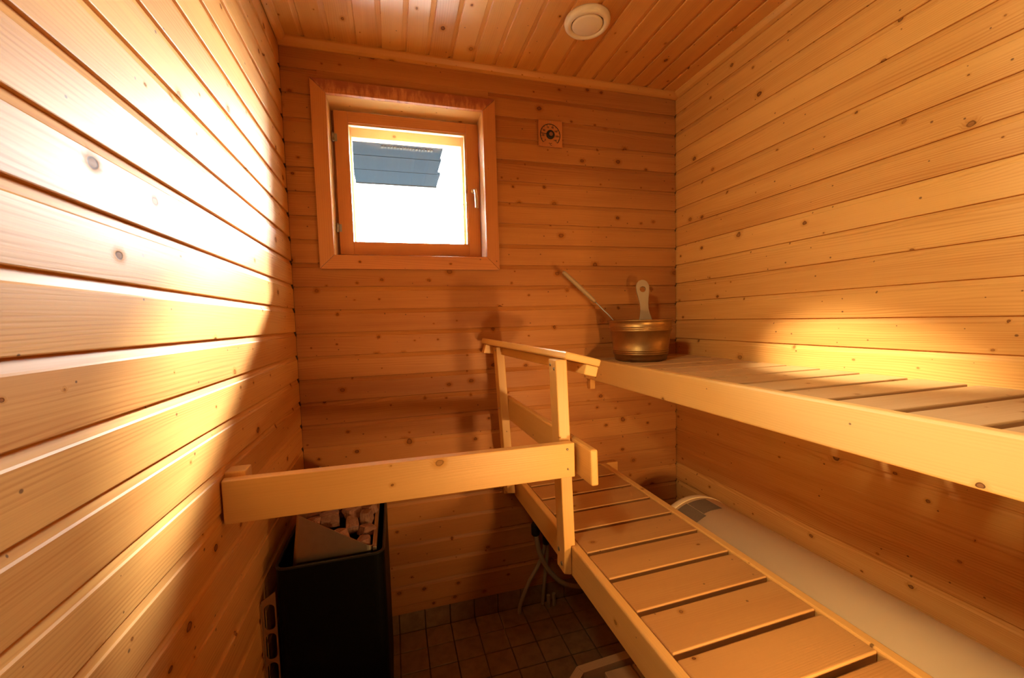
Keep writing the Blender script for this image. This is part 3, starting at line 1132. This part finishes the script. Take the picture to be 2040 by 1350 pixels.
def tank_label(name, a0, a1, y0, y1):
    bm = bmesh.new()
    n = 14
    A, B = [], []
    for i in range(n + 1):
        a = math.radians(a0 + (a1 - a0) * i / n)
        x, z = TX + (TR + 0.0008) * math.cos(a), TZc + (TR + 0.0008) * math.sin(a)
        A.append(bm.verts.new((x, y0, z)))
        B.append(bm.verts.new((x, y1, z)))
    for i in range(n):
        bm.faces.new((A[i], A[i + 1], B[i + 1], B[i]))
    bmesh.ops.recalc_face_normals(bm, faces=bm.faces)
    for f in bm.faces:
        if f.normal.z < 0:
            f.normal_flip()
    me = bpy.data.meshes.new(name)
    bm.to_mesh(me)
    bm.free()
    o = link(name, me, M['label'], tk)
    return o


tank_label('rating_plate', 83.0, 106.8, -0.512, -0.424)
tank_label('rating_plate', 107.6, 124.0, -0.527, -0.420)
for yy in (-0.55, -1.6):
    bm = bmesh.new()
    me = prism([(-0.13, 0.0), (0.13, 0.0), (0.13, 0.02), (0.11, 0.06), (0.09, 0.19 - 0.03), (-0.09, 0.19 - 0.03), (-0.11, 0.06), (-0.13, 0.02)], -0.012, 0.012)
    bm.free()
    link('tank_foot', me, M['black'], tk, Matrix.Translation((TX, yy, 0.0005)) @ Matrix.Rotation(math.pi / 2, 4, 'X'))
for xo in (-0.09, 0.09):
    link('tank_foot', box_me(0.03, 1.5, 0.06), M['black'], tk, T(TX + xo, -1.1, 0.2))

# ------------------------------------------------------------------ pipes under the bench
pp = empty('water_pipes', (0.96, -0.03, 0.0))
tag(pp, 'grey water pipes and black valve on the back wall under the lower bench', 'pipes')
link('pipe', tube([(0.851, -0.038, 0.0), (0.855, -0.034, 0.03), (0.873, -0.032, 0.075), (0.905, -0.032, 0.14), (0.948, -0.032, 0.205),
                   (0.972, -0.034, 0.26), (0.980, -0.036, 0.30)], 0.0085), M['pipe'], pp, None, True)
link('pipe', tube([(0.9705, -0.012, 0.0), (0.975, -0.016, 0.06), (0.982, -0.024, 0.14), (0.993, -0.032, 0.26), (0.995, -0.034, 0.30)], 0.0085),
     M['pipe'], pp, None, True)
link('hose', tube([(0.936, -0.05, 0.355), (0.940, -0.052, 0.32), (0.950, -0.055, 0.27), (0.972, -0.058, 0.215), (1.01, -0.06, 0.16),
                   (1.05, -0.062, 0.12), (1.10, -0.066, 0.095), (1.18, -0.08, 0.085), (1.30, -0.12, 0.10)], 0.011), M['pipe'], pp, None, True)
link('pipe_stub', tube([(0.993, -0.036, 0.0), (0.9915, -0.036, 0.056)], 0.0085, 12, 1), M['pipe'], pp, None, False)
link('pipe_stub', tube([(1.0215, -0.033, 0.0), (1.020, -0.033, 0.056)], 0.0085, 12, 1), M['pipe'], pp, None, False)
vb = link('valve', lathe([(0.0, -0.03), (0.014, -0.03), (0.019, -0.024), (0.019, 0.02), (0.014, 0.028), (0.010, 0.03), (0.010, 0.045), (0.0, 0.045)], 20),
          M['valve'], pp, T(0.934, -0.045, 0.385), True)
vb2 = link('valve', lathe([(0.0, -0.022), (0.012, -0.022), (0.016, -0.016), (0.016, 0.016), (0.012, 0.024), (0.0, 0.024)], 20),
           M['valve'], pp, T(0.986, -0.037, 0.322), True)
link('valve_arm', tube([(0.934, -0.045, 0.395), (0.96, -0.042, 0.375), (0.985, -0.037, 0.335)], 0.009), M['valve'], pp, None, True)

# ------------------------------------------------------------------ bucket, ladle, paddle
bc = Vector((1.379, -0.2, UZ - 0.002))
bk = empty('sauna_bucket', bc)
tag(bk, 'ribbed brass water bucket standing on the upper bench', 'bucket')
prof = [(0.0, 0.0), (0.100, 0.0), (0.1065, 0.004), (0.108, 0.012)]
bh, r0, r1 = 0.170, 0.108, 0.1325


def rad_at(z):
    return r0 + (r1 - r0) * (z - 0.012) / (bh - 0.012)


zs_ = [0.02, 0.026]
for base_z in (0.030, 0.128):
    for q in range(3):
        z = base_z + q * 0.0075
        prof += [(rad_at(z - 0.0035) - 0.0008, z - 0.0035), (rad_at(z) + 0.0026, z - 0.0014), (rad_at(z) + 0.0026, z + 0.0014)]
    prof += [(rad_at(z + 0.0036), z + 0.0036)]
prof += [(rad_at(0.160), 0.160), (r1, bh - 0.004), (r1 + 0.0025, bh - 0.002), (r1 + 0.003, bh + 0.001), (r1 + 0.0012, bh + 0.003),
         (r1 - 0.002, bh + 0.001), (r1 - 0.004, bh - 0.006), (r0 - 0.003, 0.012), (0.0, 0.010)]
link('bucket_body', lathe(prof, 72), M['brass'], bk, Matrix.Translation(bc), True)

ld = empty('sauna_ladle', (1.345, -0.20, UZ + 0.03))
tag(ld, 'long ladle with wooden grip leaning out of the brass bucket to the left', 'ladle')
tip, we, rm, bt = Vector((1.066, -0.105, 1.524)), Vector((1.201, -0.135, 1.3925)), Vector((1.2515, -0.185, 1.3185)), Vector((1.335, -0.225, 1.195))
hax = (we - tip).normalized()
hm = basis(hax, (0, 0, 1), tip)
hl = (we - tip).length


def hr_(t):
    if t < 0.04:
        return 0.0045 + 0.0045 * t / 0.04
    return 0.0088 + 0.0012 * math.sin(math.pi * (t - 0.04) / 0.9) - (0.001 if t > 0.95 else 0)


link('wooden_grip', tube([(hl * i / 24, 0, 0) for i in range(25)], hr_, 14, 1), M['handle_w'], ld, hm, True)
link('rod', tube([we - hax * 0.003, we * 0.5 + rm * 0.5 + Vector((0.0, 0.0, 0.0)), rm, bt], 0.0029, 10, 4), M['screw'], ld, None, True)
link('bowl', lathe([(0.0, -0.018), (0.02, -0.016), (0.034, -0.005), (0.038, 0.008), (0.0365, 0.008), (0.032, -0.004), (0.019, -0.0145), (0.0, -0.0165)], 28),
     M['brass'], ld, Matrix.Translation(bt + Vector((0.0, 0, 0.0))), True)


# flat paddle handle with a hole
def paddle_me():
    # outline in local XY: X up along handle (0 = bottom in bucket, top at 0.31), Y across
    half = [(0.0, 0.030), (0.06, 0.030), (0.118, 0.0290), (0.135, 0.0275), (0.155, 0.0220), (0.178, 0.0180), (0.205, 0.0188), (0.240, 0.0243), (0.262, 0.0285),
            (0.285, 0.0285), (0.300, 0.0225), (0.309, 0.012), (0.3115, 0.0)]
    # circle hole ring at (0.275), r .012: build by bridging hole to outline
    hc, hr2, n = 0.268, 0.0125, 20
    right = [(p[0], p[1]) for p in half[:-1]]
    left = [(p[0], -p[1]) for p in half[:-1]][::-1]
    out = right + [half[-1]] + left
    bm = bmesh.new()
    vs = [bm.verts.new((p[0], p[1], 0)) for p in out]
    hs = [bm.verts.new((hc + hr2 * math.cos(2 * math.pi * i / n), hr2 * math.sin(2 * math.pi * i / n), 0)) for i in range(n)]
    es = [bm.edges.new((vs[i], vs[(i + 1) % len(vs)])) for i in range(len(vs))]
    es += [bm.edges.new((hs[i], hs[(i + 1) % n])) for i in range(n)]
    bmesh.ops.triangle_fill(bm, use_beauty=True, use_dissolve=False, edges=es)
    ext = bmesh.ops.extrude_face_region(bm, geom=list(bm.faces))
    for v in [e for e in ext['geom'] if isinstance(e, bmesh.types.BMVert)]:
        v.co.z += 0.013
    bmesh.ops.recalc_face_normals(bm, faces=bm.faces)
    sharp = [e for e in bm.edges if len(e.link_faces) == 2 and e.calc_face_angle(0) > 1.0]
    bmesh.ops.bevel(bm, geom=sharp, offset=0.003, segments=3, profile=0.5, affect='EDGES')
    return me_from_bm(bm)


pb, pt = Vector((1.436, -0.170, 1.178)), Vector((1.4395, -0.118, 1.4955))
pdl = link('wooden_paddle', paddle_me(), M['handle_w'], None, basis(pt - pb, (-0.94, 0.35, 0), pb))
tag(pdl, 'flat wooden paddle handle with round hole standing upright in the brass bucket', 'paddle')

# ------------------------------------------------------------------ thermometer
TX0, TX1, TZ0, TZ1 = 1.005, 1.116, 2.078, 2.190
th = empty('thermometer', (1.06, -0.001, TZ0))
tag(th, 'square wooden dial thermometer on the back wall right of the window', 'thermometer')
abox('plate', TX0, TX1, -0.0135, -0.0005, TZ0, TZ1, M['frame'], th, 'z', 0.0015)
dc = Vector((1.0585, -0.0136, 2.1275))
dm = Matrix.Translation(dc) @ Matrix(((1, 0, 0), (0, 0, -1), (0, 1, 0))).to_4x4()
DR = 0.0475


def arc_me(r0, r1, a0, a1, z0=0.0, z1=0.0006, n=60):
    bm = bmesh.new()
    L = []
    for i in range(n + 1):
        a = math.radians(a0 + (a1 - a0) * i / n)
        L.append([bm.verts.new((r * math.cos(a), r * math.sin(a), z)) for r, z in ((r0, z0), (r0, z1), (r1, z1), (r1, z0))])
    for A, B in zip(L, L[1:]):
        for k in range(4):
            j = (k + 1) % 4
            bm.faces.new((A[k], A[j], B[j], B[k]))
    bm.faces.new(L[0])
    bm.faces.new(L[-1][::-1])
    return me_from_bm(bm)


link('dial_ring', arc_me(DR - 0.0032, DR, -45, 225), M['print'], th, dm)
for i in range(15):
    a = math.radians(225 - i * 270 / 14)
    L_ = 0.006 if i % 2 == 0 else 0.0035
    m2 = dm @ Matrix.Rotation(a, 4, 'Z') @ Matrix.Translation((DR - 0.0032 - L_ / 2, 0, 0.0003))
    link('tick_mark', box_me(L_, 0.0016, 0.0006), M['print'], th, m2)


def text_me(s, size):
    cu = bpy.data.curves.new('text', 'FONT')
    cu.body = s
    cu.size = size
    cu.align_x = 'CENTER'
    cu.align_y = 'CENTER'
    cu.extrude = 0.0002
    cu.offset = 0.00025
    ob = bpy.data.objects.new('text_source', cu)
    COL.objects.link(ob)
    dg = bpy.context.evaluated_depsgraph_get()
    me = bpy.data.meshes.new_from_object(ob.evaluated_get(dg))
    bpy.data.objects.remove(ob)
    bpy.data.curves.remove(cu)
    me.materials.clear()
    return me


for i, s in enumerate(('0', '20', '40', '60', '80', '100', '120', '140')):
    a = math.radians(225 - i * 270 / 7)
    rr = 0.033 if len(s) < 3 else 0.0315
    link('numeral', text_me(s, 0.0105), M['print'], th, dm @ Matrix.Translation((rr * math.cos(a), rr * math.sin(a), 0.0004)))
link('unit_mark', text_me('\u00b0C', 0.0145), M['print'], th, dm @ Matrix.Translation((0.0, -0.040, 0.0004)))
link('hub', lathe([(0.0, 0.0), (0.0185, 0.0), (0.0185, 0.007), (0.016, 0.009), (0.0, 0.009)], 32), M['print'], th, dm, False)
link('hub_cap', lathe([(0.0, 0.009), (0.0085, 0.009), (0.0085, 0.011), (0.0, 0.0115)], 24), M['hub'], th, dm, False)
link('needle', box_me(0.033, 0.0022, 0.001), M['print'], th, dm @ Matrix.Rotation(math.radians(176), 4, 'Z') @ Matrix.Translation((0.028, 0, 0.0045)))
for zz in (0.0485 + 0.0045, -0.0455):
    pass
screw((1.0585, -0.0136, 2.1835), (0, -1, 0), th, 0.0018)

# ------------------------------------------------------------------ ceiling vent
vc = Vector((1.073, -0.352, H))
vt = empty('ceiling_vent', vc)
tag(vt, 'round cream air vent valve on the boarded ceiling', 'vent')
vm = Matrix.Translation(vc) @ Matrix.Rotation(math.pi, 4, 'X')
link('vent_ring', lathe([(0.052, 0.0), (0.0805, 0.0), (0.0815, 0.006), (0.080, 0.014), (0.074, 0.0205), (0.066, 0.0225), (0.060, 0.020), (0.0565, 0.013), (0.054, 0.004), (0.052, 0.0)], 64),
     M['vent'], vt, vm, True)
link('vent_disc', lathe([(0.0, 0.006), (0.044, 0.006), (0.0535, 0.010), (0.0545, 0.013), (0.053, 0.0155), (0.046, 0.0175), (0.0, 0.019)], 64), M['vent'], vt,
     vm @ Matrix.Translation((0, 0, 0.004)), True)
link('vent_throat', lathe([(0.0, 0.0005), (0.0535, 0.0005), (0.0535, 0.002), (0.0, 0.002)], 48), M['rubber'], vt, vm, False)

# ------------------------------------------------------------------ step stool
st = empty('step_stool', (1.0, -0.85, 0.0))
tag(st, 'low grey-brown wooden step stool with framed slatted top beside the lower bench', 'stool')
ST = 0.25
outl = [(0.858, -0.637), (1.15, -0.624), (1.15, -1.02), (0.62, -1.02), (0.62, -0.83)]
cx_ = sum(p[0] for p in outl) / 5
cy_ = sum(p[1] for p in outl) / 5


def inset(pts, d):
    n = len(pts)
    out_ = []
    ar = sum(pts[i][0] * pts[(i + 1) % n][1] - pts[(i + 1) % n][0] * pts[i][1] for i in range(n))
    sg = 1 if ar > 0 else -1
    for i in range(n):
        p0, p1, p2 = Vector(pts[i - 1]), Vector(pts[i]), Vector(pts[(i + 1) % n])
        d1, d2 = (p1 - p0).normalized(), (p2 - p1).normalized()
        n1, n2 = Vector((-d1.y, d1.x)) * sg, Vector((-d2.y, d2.x)) * sg
        b = (n1 + n2).normalized()
        out_.append(tuple(p1 + b * d / max(0.2, b.dot(n1))))
    return out_


inn = inset(outl, 0.028)
for i in range(5):
    j = (i + 1) % 5
    q = [(*outl[i],), (*outl[j],), (*inn[j],), (*inn[i],)]
    c = Vector((sum(p[0] for p in q) / 4, sum(p[1] for p in q) / 4, 0))
    ex = Vector((outl[j][0] - outl[i][0], outl[j][1] - outl[i][1], 0)).normalized()
    mw = basis(ex, Vector((-ex.y, ex.x, 0)), Vector((c.x, c.y, ST - 0.07)))
    inv = mw.inverted()
    loc = [inv @ Vector((p[0], p[1], ST - 0.07)) for p in q]
    loc = [(p.x * 0.998, p.y) for p in loc]
    link('frame_board', prism(loc, 0.0, 0.07), M['stool'], st, mw)
for i in range(5):
    x0 = inn[3][0] + 0.004 + i * 0.095
    ya = -1.02 + 0.03
    yb = -0.668 if x0 > 0.85 else -0.86 + max(0.0, (x0 - 0.66)) * 0.8
    if x0 + 0.085 > 1.118:
        break
    abox('slat', x0, x0 + 0.09, ya, yb, ST - 0.035, ST - 0.013, M['stool'], st, 'y', 0.002)
for (lx, ly) in ((0.90, -0.70), (1.09, -0.70), (1.09, -0.96), (0.67, -0.96)):
    abox('leg', lx - 0.02, lx + 0.02, ly - 0.02, ly + 0.02, 0.0005, ST - 0.07, M['stool'], st, 'z')
